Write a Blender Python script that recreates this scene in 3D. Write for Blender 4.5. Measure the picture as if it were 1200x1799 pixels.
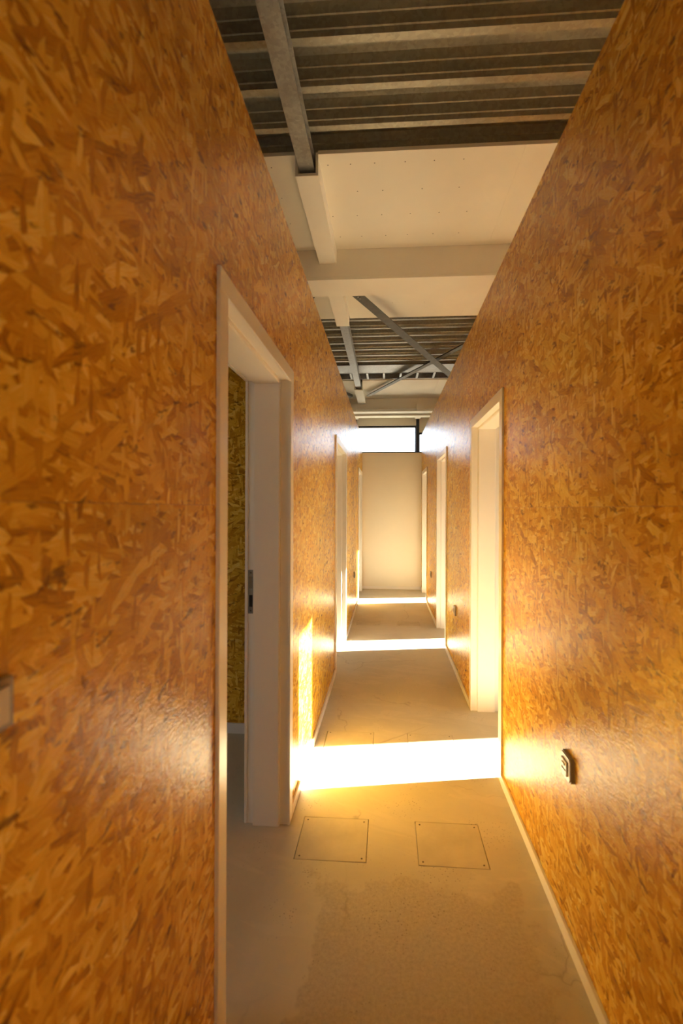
import bpy, bmesh, math, random
from mathutils import Vector, Matrix
for o in list(bpy.data.objects): bpy.data.objects.remove(o)
S = bpy.context.scene; C = S.collection
R = math.radians

# ------------------------------------------------------------------ camera
cd = bpy.data.cameras.new('camera'); cam = bpy.data.objects.new('camera', cd); C.objects.link(cam)
S.camera = cam
cd.sensor_fit = 'HORIZONTAL'; cd.sensor_width = 36; cd.lens = 24.0
cd.shift_x = -28.5/1200; cd.shift_y = -6.5/1200
cd.clip_start = 0.02; cd.clip_end = 200
cam.location = (0, 0, 1.45)
cam.rotation_euler = (Matrix.Rotation(R(3.7), 3, 'Z') @ Matrix.Rotation(R(90), 3, 'X') @ Matrix.Rotation(R(0.2), 3, 'Z')).to_euler()
cd.dof.use_dof = True; cd.dof.focus_distance = 5.5; cd.dof.aperture_fstop = 4.2

# ------------------------------------------------------------------ light
w = bpy.data.worlds.new('world'); S.world = w; w.use_nodes = True
bg = w.node_tree.nodes['Background']; bg.inputs[0].default_value = (0.80, 0.90, 1.0, 1); bg.inputs[1].default_value = 4.2
sd = bpy.data.lights.new('sun', 'SUN'); sun = bpy.data.objects.new('sun', sd); C.objects.link(sun)
sd.energy = 97; sd.angle = R(0.6); sd.color = (1.0, 0.90, 0.71)
sun.location = (8, 3, 6)
sun.rotation_euler = Vector((-1, -0.175, -0.586)).to_track_quat('-Z', 'Y').to_euler()
vs = S.view_settings; vs.view_transform = 'Standard'; vs.look = 'None'; vs.gamma = 1; vs.exposure = 0.08
try: vs.use_curve_mapping = False
except Exception: pass
S.cycles.max_bounces = 14; S.cycles.diffuse_bounces = 8; S.cycles.transparent_max_bounces = 12

# ------------------------------------------------------------------ materials
def mat(name):
    m = bpy.data.materials.new(name); m.use_nodes = True
    return m, m.node_tree.nodes, m.node_tree.links, m.node_tree.nodes['Principled BSDF']
def M2(N, L, op, a, b, clamp=False):
    n = N.new('ShaderNodeMath'); n.operation = op; n.use_clamp = clamp
    for i, x in enumerate((a, b)):
        if x is None: continue
        if isinstance(x, (int, float)): n.inputs[i].default_value = x
        else: L.new(x, n.inputs[i])
    return n.outputs[0]
def MIX(N, L, f, a, b, mode='MIX'):
    n = N.new('ShaderNodeMix'); n.data_type = 'RGBA'; n.blend_type = mode
    for i, x in ((0, f), (6, a), (7, b)):
        if isinstance(x, (int, float)): n.inputs[i].default_value = x
        elif isinstance(x, tuple): n.inputs[i].default_value = (*x, 1)
        else: L.new(x, n.inputs[i])
    return n.outputs[2]
def RAMP(N, L, f, stops, interp='LINEAR'):
    n = N.new('ShaderNodeValToRGB'); n.color_ramp.interpolation = interp
    e = n.color_ramp.elements
    while len(e) < len(stops): e.new(0.5)
    for i, (p, c) in enumerate(stops): e[i].position = p; e[i].color = (*c, 1)
    L.new(f, n.inputs[0]); return n.outputs[0]
def NOISE(N, L, co, scale, detail=3, rough=0.5, dist=0, dim='3D'):
    n = N.new('ShaderNodeTexNoise'); n.noise_dimensions = dim
    n.inputs['Scale'].default_value = scale; n.inputs['Detail'].default_value = detail
    n.inputs['Roughness'].default_value = rough; n.inputs['Distortion'].default_value = dist
    L.new(co, n.inputs['Vector']); return n.outputs[0]
def MAP(N, L, co, rot=0, sc=(1, 1, 1), loc=(0, 0, 0)):
    a = N.new('ShaderNodeMapping'); a.vector_type = 'POINT'
    a.inputs['Rotation'].default_value = (0, 0, rot)
    a.inputs['Location'].default_value = loc
    L.new(co, a.inputs['Vector'])
    b = N.new('ShaderNodeMapping'); b.inputs['Scale'].default_value = sc
    L.new(a.outputs[0], b.inputs['Vector']); return b.outputs[0]

def make_osb():
    m, N, L, P = mat('osb')
    uv = N.new('ShaderNodeTexCoord').outputs['UV']
    wob = N.new('ShaderNodeTexNoise'); wob.noise_dimensions = '2D'; wob.inputs['Scale'].default_value = 9; wob.inputs['Detail'].default_value = 3
    L.new(uv, wob.inputs['Vector'])
    sub = N.new('ShaderNodeVectorMath'); sub.operation = 'SUBTRACT'; L.new(wob.outputs['Color'], sub.inputs[0]); sub.inputs[1].default_value = (.5, .5, .5)
    scl = N.new('ShaderNodeVectorMath'); scl.operation = 'SCALE'; L.new(sub.outputs[0], scl.inputs[0]); scl.inputs['Scale'].default_value = 0.016
    add = N.new('ShaderNodeVectorMath'); add.operation = 'ADD'; L.new(uv, add.inputs[0]); L.new(scl.outputs[0], add.inputs[1])
    co = add.outputs[0]
    # (rotation, along, across, random threshold)
    layers = [(0.15, 14, 52, 0.0), (1.25, 19, 68, .5), (-0.45, 15, 58, .52), (0.75, 18, 62, .55), (-1.0, 22, 76, .58), (0.1, 16, 54, .60), (-0.2, 24, 86, .66), (0.55, 11, 44, .80), (1.5, 20, 90, .82)]
    col = None; hgt = None
    for k, (rot, al, ac, th) in enumerate(layers):
        mp = MAP(N, L, co, rot, (al, ac, 1), (k*3.7, k*1.9, 0))
        v = N.new('ShaderNodeTexVoronoi'); v.voronoi_dimensions = '2D'; v.inputs['Scale'].default_value = 1
        v.inputs['Randomness'].default_value = 1.0
        L.new(mp, v.inputs['Vector'])
        sp = N.new('ShaderNodeSeparateColor'); L.new(v.outputs['Color'], sp.inputs[0])
        g = NOISE(N, L, MAP(N, L, co, rot, (22, 330, 1), (k*5.1, 0, 0)), 1, 2, .6, 0, '2D')
        t = M2(N, L, 'ADD', M2(N, L, 'MULTIPLY', sp.outputs[0], .62), M2(N, L, 'MULTIPLY', g, .50))
        c = RAMP(N, L, t, [(0.14, (.22, .085, .008)), (.31, (.50, .235, .018)), (.53, (.67, .365, .033)), (.76, (.80, .50, .062)), (.97, (.93, .72, .18))])
        h = M2(N, L, 'ADD', M2(N, L, 'MULTIPLY', sp.outputs[1], .8), M2(N, L, 'MULTIPLY', g, .25))
        if col is None: col, hgt = c, h
        else:
            mask = M2(N, L, 'GREATER_THAN', sp.outputs[2], th)
            col = MIX(N, L, mask, col, c)
            hm = N.new('ShaderNodeMix'); L.new(mask, hm.inputs[0]); L.new(hgt, hm.inputs[2]); L.new(h, hm.inputs[3]); hgt = hm.outputs[0]
    # dark resin spots and broad tone drift
    dk = NOISE(N, L, MAP(N, L, co, .3, (14, 34, 1)), 1, 4, .65, 0, '2D')
    col = MIX(N, L, M2(N, L, 'MULTIPLY', RAMP(N, L, dk, [(.30, (1, 1, 1)), (.37, (0, 0, 0))]), .8), col, (.14, .05, .008))
    tone = NOISE(N, L, uv, 1.6, 3, .5, 0, '2D')
    col = MIX(N, L, .8, col, RAMP(N, L, tone, [(.3, (.82, .80, .76)), (.7, (1.1, 1.1, 1.08))]), 'MULTIPLY')
    L.new(col, P.inputs['Base Color'])
    P.inputs['Roughness'].default_value = .22
    P.inputs['Specular IOR Level'].default_value = .20
    b = N.new('ShaderNodeBump'); b.inputs['Strength'].default_value = .6; b.inputs['Distance'].default_value = .0018
    fine = NOISE(N, L, MAP(N, L, co, .1, (60, 160, 1)), 1, 3, .6, 0, '2D')
    L.new(M2(N, L, 'ADD', hgt, M2(N, L, 'MULTIPLY', fine, .9)), b.inputs['Height']); L.new(b.outputs[0], P.inputs['Normal'])
    return m
OSB = make_osb()

def plain(name, col, rough=.5, metal=0, nscale=0, namp=.1, bump=0, bscale=200, spec=.5):
    m, N, L, P = mat(name)
    P.inputs['Roughness'].default_value = rough; P.inputs['Metallic'].default_value = metal
    P.inputs['Specular IOR Level'].default_value = spec
    co = N.new('ShaderNodeTexCoord').outputs['Object']
    n = NOISE(N, L, co, nscale or 3, 4, .6)
    c = RAMP(N, L, n, [(.3, tuple(x*(1-namp) for x in col)), (.7, tuple(min(1, x*(1+namp)) for x in col))])
    L.new(c, P.inputs['Base Color'])
    if bump:
        b = N.new('ShaderNodeBump'); b.inputs['Strength'].default_value = bump; b.inputs['Distance'].default_value = .001
        L.new(NOISE(N, L, co, bscale, 3, .6), b.inputs['Height']); L.new(b.outputs[0], P.inputs['Normal'])
    return m
PAINT = plain('white_lacquer', (.80, .77, .72), .32, 0, 2, .02)
BOARD = plain('gypsum_board', (.74, .68, .56), .8, 0, 1.5, .04, .15, 300)
DRY = plain('wall_plaster', (.80, .75, .63), .85, 0, 1.2, .03, .2, 250)
CORE = plain('wall_core', (.30, .20, .10), .9, 0, 8, .1)
FRAME = plain('dark_window_frame', (.018, .020, .028), .35, 0, 4, .1)
SOCK = plain('grey_plastic', (.26, .23, .19), .35, 0, 20, .05, .1, 400)
SOCKL = plain('light_grey_plastic', (.60, .55, .47), .3, 0, 20, .05)
DARK = plain('painted_cavity_shade', (.02, .018, .016), .9, 0, 8, .2)  # near-black colour stands in for shade in the roof gap and slots
STEEL = plain('brushed_strike_steel', (.42, .42, .42), .35, 1, 30, .12)
SCREW = plain('screw_dark', (.10, .08, .06), .5, .6, 50, .2)
PLATE = plain('hatch_plate', (.55, .495, .375), .75, 0, 7, .10, .4, 90)
OUT = plain('outside_ground', (.32, .30, .27), .9, 0, 1, .1)

def make_galv(name, base, seed, rough=.42, streak=(1, 1, 1)):
    m, N, L, P = mat(name)
    co = N.new('ShaderNodeTexCoord').outputs['Object']
    v = N.new('ShaderNodeTexVoronoi'); v.inputs['Scale'].default_value = 55; L.new(co, v.inputs['Vector'])
    sp = N.new('ShaderNodeSeparateColor'); L.new(v.outputs['Color'], sp.inputs[0])
    n = NOISE(N, L, MAP(N, L, co, 0, streak, (seed, 0, 0)), 6, 4, .65)
    t = M2(N, L, 'ADD', M2(N, L, 'MULTIPLY', sp.outputs[0], .25), M2(N, L, 'MULTIPLY', n, .75))
    L.new(RAMP(N, L, t, [(.25, tuple(x*.72 for x in base)), (.75, tuple(x*1.2 for x in base))]), P.inputs['Base Color'])
    P.inputs['Metallic'].default_value = .75
    L.new(RAMP(N, L, n, [(.3, (rough-.1,)*3), (.7, (rough+.12,)*3)]), P.inputs['Roughness'])
    return m
GALV = make_galv('galvanised_steel', (.34, .33, .31), 1, .45)
DECK = make_galv('galvanised_deck', (.37, .345, .28), 5, .42, (.15, 1, 1))
BRACE = plain('dull_brace_steel', (.085, .075, .052), .55, .25, 12, .25)

def make_floor():
    m, N, L, P = mat('screed_floor')
    tc = N.new('ShaderNodeTexCoord').outputs['Object']
    big = NOISE(N, L, tc, 1.3, 5, .6, .6)
    col = RAMP(N, L, big, [(.3, (.50, .455, .345)), (.55, (.58, .525, .40)), (.75, (.64, .585, .45))])
    # smeared levelling compound in streaks
    sm = NOISE(N, L, MAP(N, L, tc, .25, (2.0, 6.5, 1)), 1, 5, .62, 1.2)
    col = MIX(N, L, M2(N, L, 'MULTIPLY', RAMP(N, L, sm, [(.56, (0, 0, 0)), (.60, (1, 1, 1))]), .35), col, (.66, .585, .455))
    # rougher uncoated area in the foreground (world position, its own ragged outline)
    sx = N.new('ShaderNodeSeparateXYZ'); L.new(tc, sx.inputs[0])
    wv = NOISE(N, L, tc, 4.5, 4, .6)
    wv2 = M2(N, L, 'MULTIPLY', M2(N, L, 'SUBTRACT', wv, .5), .42)
    ex = M2(N, L, 'ADD', M2(N, L, 'ADD', sx.outputs[0], .26), wv2)
    ey = M2(N, L, 'ADD', M2(N, L, 'SUBTRACT', 1.78, sx.outputs[1]), wv2)
    er = M2(N, L, 'ADD', M2(N, L, 'SUBTRACT', .50, sx.outputs[0]), wv2)
    d = M2(N, L, 'MINIMUM', M2(N, L, 'MINIMUM', ex, ey), er)
    msk = RAMP(N, L, d, [(.0, (0, 0, 0)), (.02, (1, 1, 1))])
    rg = NOISE(N, L, tc, 80, 6, .75)
    rough = MIX(N, L, RAMP(N, L, rg, [(.36, (0, 0, 0)), (.64, (1, 1, 1))]), (.37, .31, .22), (.56, .495, .37))
    col = MIX(N, L, M2(N, L, 'MULTIPLY', msk, .7), col, rough)
    # scattered dirt grains, denser in drifts
    v = N.new('ShaderNodeTexVoronoi'); v.inputs['Scale'].default_value = 75; L.new(tc, v.inputs['Vector'])
    dots = RAMP(N, L, v.outputs['Distance'], [(.12, (1, 1, 1)), (.22, (0, 0, 0))])
    dens = RAMP(N, L, NOISE(N, L, tc, 3.5, 4, .7), [(.52, (0, 0, 0)), (.66, (1, 1, 1))])
    for (px_, py_, rr) in ((.22, 1.80, .16), (.46, 2.08, .15), (-.30, 1.80, .10), (.02, 1.62, .22), (-.36, 2.2, .12)):
        vd = N.new('ShaderNodeVectorMath'); vd.operation = 'DISTANCE'; L.new(tc, vd.inputs[0]); vd.inputs[1].default_value = (px_, py_, 0)
        q = M2(N, L, 'SUBTRACT', 1.0, M2(N, L, 'DIVIDE', vd.outputs['Value'], rr))
        q = M2(N, L, 'MULTIPLY', q, M2(N, L, 'MULTIPLY', NOISE(N, L, tc, 14, 4, .7), 2.2), True)
        dens = M2(N, L, 'MAXIMUM', q, dens)
    dirt = M2(N, L, 'MULTIPLY', M2(N, L, 'MULTIPLY', dots, dens), .85)
    col = MIX(N, L, dirt, col, (.14, .10, .07))
    # hairline cracks
    v2 = N.new('ShaderNodeTexVoronoi'); v2.feature = 'DISTANCE_TO_EDGE'; v2.inputs['Scale'].default_value = 1.1
    L.new(MAP(N, L, MIX(N, L, .2, tc, NOISE(N, L, tc, 5, 3, .6), 'ADD'), 0, (1, 1, .01)), v2.inputs['Vector'])
    ck = M2(N, L, 'MULTIPLY', RAMP(N, L, v2.outputs['Distance'], [(.0, (1, 1, 1)), (.006, (0, 0, 0))]), RAMP(N, L, NOISE(N, L, tc, 2.2, 2), [(.5, (0, 0, 0)), (.6, (1, 1, 1))]))
    col = MIX(N, L, M2(N, L, 'MULTIPLY', ck, .45), col, (.25, .2, .15))
    L.new(col, P.inputs['Base Color']); 
    L.new(RAMP(N, L, rg, [(.3, (.5,)*3), (.7, (.7,)*3)]), P.inputs['Roughness'])
    b = N.new('ShaderNodeBump'); b.inputs['Strength'].default_value = .45; b.inputs['Distance'].default_value = .003
    hh = M2(N, L, 'ADD', M2(N, L, 'MULTIPLY', M2(N, L, 'MULTIPLY', rg, msk), .6), M2(N, L, 'MULTIPLY', sm, .5))
    L.new(M2(N, L, 'SUBTRACT', M2(N, L, 'ADD', hh, M2(N, L, 'MULTIPLY', rg, .12)), M2(N, L, 'MULTIPLY', ck, .3)), b.inputs['Height']); L.new(b.outputs[0], P.inputs['Normal'])
    return m
FLOOR = make_floor()

def make_glass():
    m, N, L, P = mat('window_glass'); N.remove(P)
    o = N['Material Output']; t = N.new('ShaderNodeBsdfTransparent'); t.inputs[0].default_value = (.94, .96, .95, 1)
    g = N.new('ShaderNodeBsdfGlossy'); g.inputs['Roughness'].default_value = .02
    f = N.new('ShaderNodeFresnel'); f.inputs[0].default_value = 1.45
    x = N.new('ShaderNodeMixShader'); L.new(f.outputs[0], x.inputs[0]); L.new(t.outputs[0], x.inputs[1]); L.new(g.outputs[0], x.inputs[2]); L.new(x.outputs[0], o.inputs[0])
    return m
GLASS = make_glass()

# ------------------------------------------------------------------ helpers
def link(name, bm, m, parent=None, smooth=False):
    me = bpy.data.meshes.new(name); bmesh.ops.recalc_face_normals(bm, faces=bm.faces); bm.to_mesh(me); bm.free()
    me.materials.append(m)
    if smooth:
        for p in me.polygons: p.use_smooth = True
    o = bpy.data.objects.new(name, me); C.objects.link(o)
    if parent: o.parent = parent
    return o
def empty(name, loc=(0, 0, 0)):
    o = bpy.data.objects.new(name, None); C.objects.link(o); o.location = loc; o.empty_display_size = .05; return o
def struct(o): o['kind'] = 'structure'; return o
def tag(o, label, cat, group=None):
    o['label'] = label; o['category'] = cat
    if group: o['group'] = group
    return o
def box(bm, x0, x1, y0, y1, z0, z1, bev=0, uvo=None):
    r = bmesh.ops.create_cube(bm, size=1); vs_ = r['verts']
    for v in vs_:
        v.co = Vector(((x0+x1)/2+v.co.x*(x1-x0), (y0+y1)/2+v.co.y*(y1-y0), (z0+z1)/2+v.co.z*(z1-z0)))
    if bev:
        ed = {e for v in vs_ for e in v.link_edges}
        bmesh.ops.bevel(bm, geom=list(ed), offset=bev, segments=2, affect='EDGES', profile=.6)
def nb(): return bmesh.new()
def boxes(name, lst, m, parent=None, bev=0):
    bm = nb()
    for b in lst: box(bm, *b, bev=bev)
    return link(name, bm, m, parent)
def prism(bm, pts, axis, a0, a1):
    """extrude a 2D outline (u,v) along axis from a0 to a1"""
    def P3(u, v, a): return {'x': (a, u, v), 'y': (u, a, v), 'z': (u, v, a)}[axis]
    A = [bm.verts.new(P3(u, v, a0)) for u, v in pts]; B = [bm.verts.new(P3(u, v, a1)) for u, v in pts]
    bm.faces.new(A); bm.faces.new(B[::-1]); n = len(pts)
    for i in range(n): bm.faces.new((A[i], A[(i+1) % n], B[(i+1) % n], B[i]))
rnd = random.Random(7)
def osb_uv(bm, axis):
    uv = bm.loops.layers.uv.verify(); ou, ov = rnd.uniform(0, 40), rnd.uniform(0, 40)
    fl = rnd.choice((-1, 1))
    for f in bm.faces:
        for l in f.loops:
            c = l.vert.co; u = c.y+c.x*.3 if axis == 'x' else c.x+c.y*.3
            l[uv].uv = (ou+fl*u, ov+c.z)
def osb_panels(parent, axis, a0, a1, u0, u1, top, doors, seams, zs=(0, 1.457)):
    """OSB sheets: thickness a0..a1 on the axis, notched round the door openings"""
    us = [u0]+[s for s in seams if u0+.05 < s < u1-.05]+[u1]; zz = list(zs)+[top]; g = .0004
    for i in range(len(us)-1):
        for j in range(len(zz)-1):
            p0, p1, q0, q1 = us[i]+g, us[i+1]-g, zz[j]+g, zz[j+1]-g
            runs = []; cur = p0; dd = [d for d in doors if d[1] > p0 and d[0] < p1]
            if dd and q1 <= dd[0][2]:
                for d in dd:
                    if d[0] > cur: runs.append([(cur, q0), (d[0], q0), (d[0], q1), (cur, q1)])
                    cur = max(cur, d[1])
                if cur < p1: runs.append([(cur, q0), (p1, q0), (p1, q1), (cur, q1)])
            elif dd:
                pts = []
                for d in dd:
                    if d[0] > p0: pts += [(d[0], q0)] if pts else [(p0, q0), (d[0], q0)]
                    a, b = max(d[0], p0), min(d[1], p1)
                    pts += [(a, d[2]), (b, d[2])]
                    if d[1] < p1: pts += [(b, q0)]
                if dd[-1][1] < p1: pts += [(p1, q0)]
                pts += [(p1, q1), (p0, q1)]
                runs.append(pts)
            else: runs.append([(p0, q0), (p1, q0), (p1, q1), (p0, q1)])
            for pts in runs:
                if max(p[0] for p in pts)-min(p[0] for p in pts) < .02: continue
                bm = nb(); prism(bm, pts, axis, a0, a1); osb_uv(bm, axis); link('osb_panel', bm, OSB, parent)

# ------------------------------------------------------------------ dimensions
XL, XR = -.450, .612          # corridor faces
WT = .19                      # wall thickness
TOPL, TOPR = 2.72, 2.775
Y0, YE = -4.0, 8.20
LD = [(1.172, 2.115), (3.93, 4.96), (7.05, 8.00)]     # outer casing edges
RD = [(-1.45, -.52), (2.44, 3.37), (4.72, 5.63), (7.02, 7.95)]  # first pair: unseen doorway added to bring sunlight onto the near walls
CW, CH = .060, 2.09           # casing width, outer height
HALL = (-3.7, 3.1, -4.2, 10.1)
ZD = 3.75

# ------------------------------------------------------------------ floor with pits for the hatches
HX = [(-.382, -.080), (.132, .420)]
HY = [(1.860, 2.122), (2.690, 2.948), (4.742, 5.000), (5.650, 5.880)]
xs = sorted({HALL[0], HALL[1], *[a for p in HX for a in p]}); ys = sorted({HALL[2], 10.1, *[a for p in HY for a in p]})
bm = nb(); grid = {}
def gv(x, y, z):
    k = (x, y, z)
    if k not in grid: grid[k] = bm.verts.new(k)
    return grid[k]
for i in range(len(xs)-1):
    for j in range(len(ys)-1):
        a, b, c, d = xs[i], xs[i+1], ys[j], ys[j+1]
        hole = (a, b) in HX and (c, d) in HY
        z = -.012 if hole else 0
        bm.faces.new((gv(a, c, z), gv(b, c, z), gv(b, d, z), gv(a, d, z)))
        if hole:
            for p, q in (((a, c), (b, c)), ((b, c), (b, d)), ((b, d), (a, d)), ((a, d), (a, c))):
                bm.faces.new((gv(*p, z), gv(*q, z), gv(*q, 0), gv(*p, 0)))
struct(link('floor', bm, FLOOR))
struct(boxes('ground', [(-30, 30, -30, 40, -.25, -.15)], OUT))

# ------------------------------------------------------------------ corridor walls
def hwall(name, x_face, sgn, doors, top, seams, seams_back):
    """sgn: direction away from the corridor"""
    T = .015; a, b = sorted((x_face+sgn*T, x_face+sgn*(WT-T)))
    bm = nb(); cur = Y0; top_c = top-.004
    for d0, d1 in doors:
        i0, i1 = d0+.03, d1-.03
        box(bm, a, b, cur, i0, 0, top_c); box(bm, a, b, i0, i1, CH-.03, top_c); cur = i1
    box(bm, a, b, cur, YE+.1, 0, top_c)
    wl = struct(link(name, bm, CORE))
    cut = [(d0+.03, d1-.03, CH-.03) for d0, d1 in doors]
    f = sorted((x_face, x_face+sgn*T)); osb_panels(wl, 'x', f[0], f[1], Y0, YE, top, cut, seams)
    f = sorted((x_face+sgn*(WT-T), x_face+sgn*WT)); osb_panels(wl, 'x', f[0], f[1], Y0, YE, top, cut, seams_back)
    return wl
WL = hwall('wall_left', XL, -1, LD, TOPL, [-1.3, 1.20, 3.70, 6.20], [-.6, 2.97, 5.4])
WR = hwall('wall_right', XR, 1, RD, TOPR, [-2.6, -.06, 2.47, 4.75, 7.05], [.6, 3.9, 6.2])

def door_frame(name, d0, d1, x_face, sgn, strike=False):
    root = struct(empty(name, (x_face, (d0+d1)/2, 0)))
    def part(n, lst, m=PAINT, bev=.0025):
        bm = nb()
        for (u0, u1, y0, y1, z0, z1) in lst:      # u measured away from the corridor
            xa, xb = sorted((sgn*u0, sgn*u1))
            box(bm, xa, xb, y0-(d0+d1)/2, y1-(d0+d1)/2, z0, z1, bev=bev)
        return link(n, bm, m, root)
    i0, i1, zi = d0+CW, d1-CW, CH-CW
    for u0, u1 in ((-.011, .001), (WT-.001, WT+.012)):
        part('architrave', [(u0, u1, d0, i0, .001, zi)])
        part('architrave', [(u0, u1, i1, d1, .001, zi)])
        part('architrave_head', [(u0, u1, d0, d1, zi, CH)])
    a, b, t = .001, WT-.001, .030      # lining boards behind the casing
    part('lining', [(a, b, d0+t, i0-.004, .001, zi+.01), (.036, WT-.030, i0-.006, i0+.010, .001, zi-.010), (.040, WT-.034, i0, i0+.013, .001, zi-.013)], bev=.0015)
    part('lining', [(a, b, i1+.004, d1-t, .001, zi+.01), (.036, WT-.030, i1-.010, i1+.006, .001, zi-.010), (.040, WT-.034, i1-.013, i1, .001, zi-.013)], bev=.0015)
    part('head_lining', [(a, b, d0+t, d1-t, zi+.004, zi+.03), (.036, WT-.030, i0-.006, i1+.006, zi-.010, zi+.006), (.040, WT-.034, i0, i1, zi-.013, zi)], bev=.0015)
    if strike:
        s = part('strike_plate', [(WT-.0285, WT-.004, i1+.0005, i1+.0045, .965, 1.165)], STEEL, .0005)
        def sub(n, lst, m):
            bm = nb()
            for (u0, u1, y0, y1, z0, z1) in lst:
                xa, xb = sorted((sgn*u0, sgn*u1)); box(bm, xa, xb, y0-(d0+d1)/2, y1-(d0+d1)/2, z0, z1)
            return link(n, bm, m, s)
        sub('latch_slot', [(WT-.025, WT-.008, i1-.0004, i1+.0015, 1.080, 1.135)], SOCK)
        sub('bolt_slot', [(WT-.024, WT-.009, i1-.0004, i1+.0015, .996, 1.050)], DARK)
        for z in (.978, 1.152): sub('screw', [(WT-.0195, WT-.0135, i1-.0006, i1+.0015, z-.003, z+.003)], SCREW)
    return root
n = 1
for i, d in enumerate(LD): door_frame('door_%d' % n, *d, XL, -1, strike=(i == 0)); n += 1
for d in RD[1:]+RD[:1]: door_frame('door_%d' % n, *d, XR, 1); n += 1  # last frame is the added doorway behind the camera

def skirting(name, x_face, sgn, doors, both=True):
    """sgn = away from corridor"""
    root = struct(empty(name, (x_face, 0, 0)))
    def seg(y0, y1, u0, u1):
        a, b = sorted((sgn*u0, sgn*u1)); bm = nb(); box(bm, a, b, y0, y1, 0.0, .050, bev=.002); link('skirting_board', bm, PAINT, root)
    for u0, u1 in ((-.012, 0), (WT, WT+.012)):
        cur = Y0
        for d0, d1 in doors:
            seg(cur, d0, u0, u1); cur = d1
        if YE-cur > .03: seg(cur, YE, u0, u1)
skirting('baseboard_left', XL, -1, LD); skirting('baseboard_right', XR, 1, RD)

# end partition (white) and its skirting
we = struct(boxes('wall_end', [(HALL[0], XL-WT, YE, YE+.1, 0, 2.45), (XL, XR, YE, YE+.1, 0, 2.45), (XR+WT, HALL[1], YE, YE+.1, 0, 2.45)], DRY))
struct(boxes('baseboard_end', [(XL, XR, YE-.012, YE, 0, .05)], PAINT, None, .002))
struct(boxes('wall_behind', [(XL, XR, Y0-.1, Y0, 0, 2.75)], DRY))

# cross partitions of the side rooms, OSB faced
def cross(name, y, x0, x1, top):
    wl = struct(boxes(name, [(x0, x1, y+.015, y+.10, 0, top-.004)], CORE))
    osb_panels(wl, 'y', y, y+.015, x0, x1, top, [], [(x0+x1)/2])
    osb_panels(wl, 'y', y+.10, y+.115, x0, x1, top, [], [(x0+x1)/2])
    bm = nb(); box(bm, x0, x1, y-.012, y, 0, .065, bev=.002); link('skirting_board', bm, PAINT, wl)
cross('wall_partition_1', 2.88, HALL[0], XL-WT, 2.72)
cross('wall_partition_2', 5.55, HALL[0], XL-WT, 2.72)
cross('wall_partition_3', 3.55, XR+WT, HALL[1], 2.72)
cross('wall_partition_5', .90, XR+WT, HALL[1], 2.72)
cross('wall_partition_4', 6.00, XR+WT, HALL[1], 2.72)

# ------------------------------------------------------------------ outer shell with windows
def window(name, boxv, axis, frame_w=.05, side=None):
    """axis: thin axis of the window; boxv x0,x1,y0,y1,z0,z1"""
    x0, x1, y0, y1, z0, z1 = boxv
    root = struct(empty(name, ((x0+x1)/2, (y0+y1)/2, z0))); o = Vector(root.location)
    f = frame_w; e = side or f; L_ = []
    if axis == 'y':
        L_ = [(x0, x0+e, y0, y1, z0, z1), (x1-e, x1, y0, y1, z0, z1), (x0+e, x1-e, y0, y1, z1-f, z1), (x0+e, x1-e, y0, y1, z0, z0+f)]
        g = (x0+e, x1-e, (y0+y1)/2-.006, (y0+y1)/2+.006, z0+f, z1-f)
    else:
        L_ = [(x0, x1, y0, y0+f, z0, z1), (x0, x1, y1-f, y1, z0, z1), (x0, x1, y0+f, y1-f, z1-f, z1), (x0, x1, y0+f, y1-f, z0, z0+f)]
        g = ((x0+x1)/2-.006, (x0+x1)/2+.006, y0+f, y1-f, z0+f, z1-f)
    def rel(b): return (b[0]-o.x, b[1]-o.x, b[2]-o.y, b[3]-o.y, b[4]-o.z, b[5]-o.z)
    boxes('window_frame', [rel(b) for b in L_], FRAME, root, .003)
    if axis == 'x':
        c = (g[0]+g[1])/2; q = [(c, g[2]), (c, g[3])]
        vs4 = [(c, g[2], g[4]), (c, g[3], g[4]), (c, g[3], g[5]), (c, g[2], g[5])]
    else:
        c = (g[2]+g[3])/2; vs4 = [(g[0], c, g[4]), (g[1], c, g[4]), (g[1], c, g[5]), (g[0], c, g[5])]
    bm = nb(); bm.faces.new([bm.verts.new(Vector(v)-o) for v in vs4]); link('window_pane', bm, GLASS, root)
    return root
def wall_holes(name, axis, a0, a1, u0, u1, z0, z1, holes, m):
    """solid wall with rectangular holes (hu0,hu1,hz0,hz1), holes sorted along u and not overlapping"""
    bm = nb()
    def B(p, q, r, s):
        if q-p < 1e-4 or s-r < 1e-4: return
        box(bm, *((a0, a1, p, q, r, s) if axis == 'x' else (p, q, a0, a1, r, s)))
    cur = u0
    for h in holes:
        B(cur, h[0], z0, z1); B(h[0], h[1], z0, h[2]); B(h[0], h[1], h[3], z1); cur = h[1]
    B(cur, u1, z0, z1)
    return struct(link(name, bm, m))
XO = HALL[1]
rh = [(-1.25, -.53, 1.0, 2.97), (2.65, 3.38, 1.0, 2.97), (4.88, 5.60, 1.0, 2.97), (7.20, 7.94, 1.0, 2.97)]  # first hole: unseen window added to send sun through the added doorway
wall_holes('wall_outer_right', 'x', XO, XO+.2, HALL[2], 10.3, 0, 4.1, rh, DRY)
k = 5
for h in rh:
    window('window_%d' % k, (XO+.02, XO+.08, h[0], h[1], h[2], h[3]), 'x', .012); k += 1
lh = [(.1, 1.5, .9, 2.1), (3.9, 4.9, .9, 2.3)]
wall_holes('wall_outer_left', 'x', HALL[0]-.2, HALL[0], HALL[2], 10.3, 0, 4.1, lh, DRY)
for h in lh:
    window('window_%d' % k, (HALL[0]-.12, HALL[0]-.06, h[0], h[1], h[2], h[3]), 'x', .05); k += 1
struct(boxes('wall_rear', [(HALL[0], HALL[1], HALL[2]-.2, HALL[2], 0, 4.1)], DRY))
YF = HALL[3]; ZS = 2.665
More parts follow.
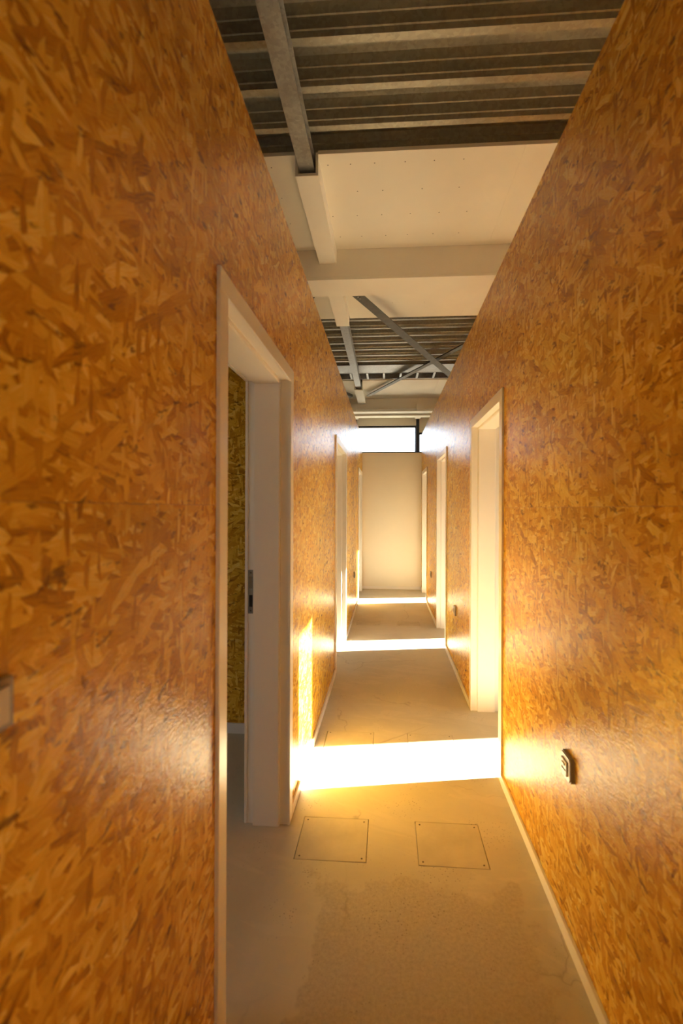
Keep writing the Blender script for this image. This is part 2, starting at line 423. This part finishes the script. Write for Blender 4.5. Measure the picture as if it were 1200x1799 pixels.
wh = [(-2.10, -.7435, ZS, 3.13), (-.7435, .6985, ZS, 3.285), (.6985, 2.10, ZS, 3.13)]
wall_holes('wall_front', 'y', YF, YF+.2, HALL[0], HALL[1], 0, 4.1, wh, BOARD)
window('window_1', (-.676, .6315, YF+.03, YF+.10, ZS, 3.285), 'y', .045, .02)
window('window_2', (.6985, 2.10, YF+.03, YF+.10, ZS, 3.13), 'y', .045, .014)
window('window_3', (-2.10, -.7435, YF+.03, YF+.10, ZS, 3.13), 'y', .045, .014)
def mullion(x0, x1, label):
    o = boxes('window_post', [(x0, x1, YF-.03, YF+.11, ZS, 3.47)], FRAME, None, .004)
    tag(o, label, 'post')
mullion(.632, .698, 'dark vertical window post right of the clear high window')
mullion(-.743, -.677, 'dark vertical window post at the left end of the high window')

# ------------------------------------------------------------------ roof deck
def deck_profile():
    """one pitch of trapezoidal sheet, y then z, bottom flange first"""
    return [(0, 0), (.040, 0), (.048, .045), (.054, .049), (.066, .130), (.112, .130), (.120, .118), (.150, .118), (.158, .130), (.218, .130), (.232, .085), (.2375, .081), (.246, .030), (.2515, .026)]
PITCH = .2575
ceil = struct(boxes('ceiling', [(HALL[0], HALL[1], HALL[2], 10.3, ZD+.14, ZD+.39)], DARK))  # slab coloured near-black so the open gap beyond the deck looks shaded
def deck(y_start, n, x0, x1):
    """sheets of four ribs each"""
    i = 0
    while i < n:
        c = min(4, n-i); pts = []
        for k in range(c):
            for (a, b) in deck_profile(): pts.append((y_start+(i+k)*PITCH+a, ZD+b))
        pts.append((y_start+(i+c)*PITCH, ZD))
        bm = nb(); A = [bm.verts.new((x0, y, z)) for y, z in pts]; B = [bm.verts.new((x1, y, z)) for y, z in pts]
        A2 = [bm.verts.new((x0, y, z+.0015)) for y, z in pts]; B2 = [bm.verts.new((x1, y, z+.0015)) for y, z in pts]
        for q in range(len(pts)-1):
            bm.faces.new((A[q], B[q], B[q+1], A[q+1])); bm.faces.new((A2[q+1], B2[q+1], B2[q], A2[q]))
        link('deck_sheet', bm, DECK, ceil); i += c
ys0 = 2.205-25*PITCH
deck(ys0, 45, HALL[0], HALL[1])          # up to y = 7.35
# ------------------------------------------------------------------ white fire board under the deck
def board(parent, x0, x1, y0, y1, z0=ZD-.025, z1=ZD-.0005):
    bm = nb(); box(bm, x0, x1, y0, y1, z0, z1, bev=.001); return link('ceiling_board', bm, BOARD, parent)
lining = struct(empty('trim_1', (0, 2.9, ZD-.025)))
def lb(x0, x1, y0, y1): board(lining, x0, x1, y0-2.9, y1-2.9, 0, .0245)
PX0, PX1 = -.603, -.452        # outer faces of the purlin cladding
for (a, b) in ((2.905, 3.985), (4.30, 5.44)):
    for (p, q) in ((HALL[0], -2.1), (-2.098, PX0), (PX1, .86), (.8604, 2.0), (2.002, HALL[1])): lb(p, q, a, b)
sc = nb()
def dot(x, y, z, r=.0045):
    m_ = bmesh.ops.create_circle(sc, cap_ends=True, segments=8, radius=r, matrix=Matrix.Translation((x, y-2.9, z-(ZD-.025))))
rows = [(3.00, [-.40, -.25, -.09, .11, .30, .49]), (3.26, [-.22, -.04, .24, .50]), (3.53, [-.43, -.24, -.05, .17, .39, .60]), (3.80, [-.40, -.22, -.02, .16, .37, .58]), (4.75, [-.1, .25, .45, .70]), (5.05, [-.25, .05, .40])]
for y, xx in rows:
    for x in xx: dot(x, y, ZD-.0256)
for x in (-.95, -.78): 
    for y in (3.0, 3.3, 3.6): dot(x, y, ZD-.0256)
ss = link('screw_heads', sc, SCREW, lining); ss['kind'] = 'stuff'

def beam_clad(name, y0, y1, z0, label):
    r = empty(name, (0, y0, z0)); h = ZD-.025-z0
    boxes('face_board', [(HALL[0], HALL[1], 0, .025, .025, h)], BOARD, r, .001)
    boxes('back_board', [(HALL[0], HALL[1], y1-y0-.025, y1-y0, .025, h)], BOARD, r, .001)
    for x0, x1 in ((HALL[0], -1.2), (-1.199, 1.3), (1.301, HALL[1])): boxes('soffit_board', [(x0, x1, 0, y1-y0, 0, .0245)], BOARD, r, .001)
    return tag(r, label, 'beam')
beam_clad('clad_beam', 3.985, 4.30, 3.46, 'deep white board-clad cross beam between the two stretches of metal deck')

def clad_purlin(y0, y1, label):
    r = empty('purlin_casing', ((PX0+PX1)/2, y0, 3.60)); w_ = (PX1-PX0)/2; l = y1-y0; h = ZD-3.60-.0005
    boxes('side_board', [(-w_, -w_+.018, 0, l, .018, h)], BOARD, r, .001)
    boxes('side_board', [(w_-.018, w_, 0, l, .018, h)], BOARD, r, .001)
    boxes('soffit_board', [(-w_, w_, 0, l, 0, .0178)], BOARD, r, .001)
    tag(r, label, 'beam casing', 'white board casings around the lengthwise purlin')
clad_purlin(2.92, 3.984, 'white board casing of the lengthwise purlin, nearer than the deep cross beam')
clad_purlin(4.301, 5.36, 'white board casing of the lengthwise purlin, just beyond the deep cross beam')
clad_purlin(8.28, 9.38, 'white board casing of the lengthwise purlin at its far end')

def purlin(xc, label):
    r = empty('steel_purlin', (xc, 0, 3.64)); l0, l1 = HALL[2], 9.9; w_ = .05; h = .1095
    boxes('bottom_flange', [(-w_, w_, l0, l1, 0, .010)], GALV, r, .001)
    boxes('top_flange', [(-w_, w_, l0, l1, h-.010, h)], GALV, r, .001)
    boxes('web', [(-.004, .004, l0, l1, .010, h-.010)], GALV, r)
    return tag(r, label, 'beam')
purlin(-.528, 'long galvanised steel purlin running down the corridor under the ribbed deck')

# far strip: flat galvanised beam, dark gaps with ties, lower board, stepped clad beam
r = empty('edge_beam', (0, 7.36, ZD-.012))
boxes('beam_plate', [(HALL[0], HALL[1], -.08, .34, 0, .010)], GALV, r, .002)
boxes('beam_lip', [(HALL[0], HALL[1], .34, .352, -.004, .09)], GALV, r, .002)
for i in range(22):
    x = -3.5+i*.285
    boxes('tie', [(x, x+.035, .352, .72, .0, .016)], GALV, r, .001)
boxes('rear_lip', [(HALL[0], HALL[1], .352+.33, .352+.355, -.002, .09)], GALV, r, .002)
tag(r, 'flat galvanised edge beam with short ties across a dark gap behind the far deck', 'beam')
fl = struct(empty('trim_2', (0, 8.10, ZD-.025)))
for p, q in ((HALL[0], -2.1), (-2.098, PX0), (PX1, .9), (.902, HALL[1])):
    bm = nb(); box(bm, p, q, 0, 1.34, 0, .0245, bev=.001); link('ceiling_board', bm, BOARD, fl)
r = empty('clad_facade_beam', (0, 9.40, 3.46))
boxes('face_board', [(HALL[0], HALL[1], .045, .07, .0, ZD-.025-3.46)], BOARD, r, .001)
boxes('ledge_board', [(HALL[0], HALL[1], 0.0, .09, .03, .055)], BOARD, r, .004)
boxes('soffit_board', [(HALL[0], HALL[1], .0701, .699, -.002, .022)], BOARD, r, .001)
boxes('lower_step', [(HALL[0], HALL[1], .30, .50, -.045, -.0025)], BOARD, r, .004)
for x in (-.70, .66): boxes('post_casing', [(x-.065, x+.065, -.025, .0445, -.015, .14)], BOARD, r, .003)
for x in (-.70, .66): boxes('post_casing', [(x-.06, x+.06, .505, .665, -.045, -.0025)], BOARD, r, .003)
tag(r, 'white stepped clad beam right above the high end window', 'beam')

# ------------------------------------------------------------------ diagonal braces (angle section)
def brace(p, q, wdt, z, label, m=BRACE, flip=1):
    p, q = Vector((*p, z)), Vector((*q, z)); d = (q-p); l = d.length
    r = empty('diagonal_brace', p); r.rotation_euler = (0, 0, math.atan2(d.y, d.x)-math.pi/2)
    bm = nb(); w_ = wdt/2
    prism(bm, [(-w_, 0), (w_, 0), (w_, .008), (-w_+.008, .008), (-w_+.008, wdt*.75), (-w_, wdt*.75)] if flip > 0 else
              [(-w_, 0), (w_, 0), (w_, wdt*.75), (w_-.008, wdt*.75), (w_-.008, .008), (-w_, .008)], 'y', 0, l)
    link('angle_bar', bm, m, r)
    for y in (0, l):
        s = 1 if y == 0 else -1
        boxes('gusset_plate', [(-w_*.8, w_*.8, y-.09*(y>0), y+.09*(y==0), .0085, .0165)], GALV, r, .001)
        for t in (.03, .07): 
            bm = nb(); bmesh.ops.create_cone(bm, cap_ends=True, segments=6, radius1=.010, radius2=.010, depth=.012, matrix=Matrix.Translation((0, y+s*t, -.006))); link('bolt', bm, GALV, r)
    return tag(r, label, 'brace')
brace((-.305, 4.46), (1.90, 9.22), .105, 3.545, 'thick dark diagonal brace running from the white cross beam towards the right wall')
brace((-.385, 8.94), (1.90, 4.55), .075, 3.650, 'thinner grey diagonal brace rising to the right in front of the white end boards')
brace((-.76, 4.44), (-3.05, 9.20), .105, 3.545, 'diagonal brace tip peeking over the left wall by the white cross beam')
brace((-.72, 9.02), (-3.10, 4.50), .075, 3.650, 'diagonal brace end over the left wall at the far purlin casing')

# ------------------------------------------------------------------ floor hatches
HL = ['nearest square floor cover plate, left of the pair in the foreground',
      'nearest square floor cover plate, right of the pair in the foreground',
      'square floor cover plate on the left, half inside the nearest strip of sun',
      'square floor cover plate on the right, half inside the nearest strip of sun',
      'left floor cover plate lying in the middle strip of sun',
      'right floor cover plate lying in the middle strip of sun',
      'left of the faint floor cover plates between the middle and far sun strips',
      'right of the faint floor cover plates between the middle and far sun strips']
i = 0
for (y0, y1) in HY:
    for (x0, x1) in HX:
        cx, cy = (x0+x1)/2, (y0+y1)/2; a, b = (x1-x0)/2-.0028, (y1-y0)/2-.0028
        r = empty('floor_hatch', (cx, cy, -.012)); r.rotation_euler = (0, 0, R(rnd.uniform(-.5, .5)))
        boxes('cover_plate', [(-a, a, -b, b, 0, .0125)], PLATE, r, .001)
        for sx_ in (-1, 1):
            for sy_ in (-1, 1):
                bm = nb(); bmesh.ops.create_cone(bm, cap_ends=True, segments=10, radius1=.004, radius2=.0032, depth=.0012, matrix=Matrix.Translation((sx_*(a-.018), sy_*(b-.018), .0130)))
                link('screw', bm, SCREW, r)
        tag(r, HL[i], 'floor hatch', 'square cover plates set in the corridor floor'); i += 1

# ------------------------------------------------------------------ sockets and switch
def socket(x_face, inward, y, z, label, s=.082, dep=.018):
    """inward: +1 when the corridor lies towards +x of the wall"""
    r = empty('wall_socket', (x_face, y, z)); h = s/2
    def oct_(hh, c): return [(-hh+c, -hh), (hh-c, -hh), (hh, -hh+c), (hh, hh-c), (hh-c, hh), (-hh+c, hh), (-hh, hh-c), (-hh, -hh+c)]
    bm = nb(); prism(bm, oct_(h, .008), 'x', *sorted((0, inward*dep*.62))); link('socket_body', bm, SOCK, r)
    bm = nb(); prism(bm, oct_(h-.003, .009), 'x', *sorted((inward*dep*.62, inward*dep*.86))); link('bevel_frame', bm, SOCKL, r)
    bm = nb(); box(bm, *sorted((inward*dep*.80, inward*dep*1.15)), -h*.58, h*.58, -h*.58, h*.58, bev=.003); f = link('hinged_lid', bm, SOCKL, r)
    bm = nb(); box(bm, *sorted((inward*dep*1.15, inward*dep*1.35)), -h*.30, h*.30, h*.18, h*.34, bev=.0015); link('lid_grip', bm, SOCKL, f)
    bm = nb(); box(bm, *sorted((inward*dep*1.13, inward*dep*1.18)), -h*.40, h*.40, -h*.22, -h*.10); link('lid_groove', bm, DARK, f)
    return tag(r, label, 'socket', 'small grey wall sockets low on the osb')
socket(XR, -1, 1.565, .590, 'grey square socket on the right osb wall, nearest to the viewer')
socket(XR, -1, 4.10, .545, 'grey socket on the right osb wall between its first and second door')
socket(XR, -1, 6.34, .540, 'tiny grey socket on the right osb wall between its second and third door')
socket(XL, 1, 6.22, .540, 'tiny grey socket low on the left osb wall beyond its second door')
r = empty('light_switch', (XL, .478, 1.222))
boxes('switch_plate', [(0, .010, -.034, .034, -.030, .030)], SOCK, r, .003)
boxes('rocker', [(.010, .014, -.024, .024, -.022, .022)], SOCKL, r, .002)
tag(r, 'brown grey light switch on the left osb wall at the picture edge', 'switch')
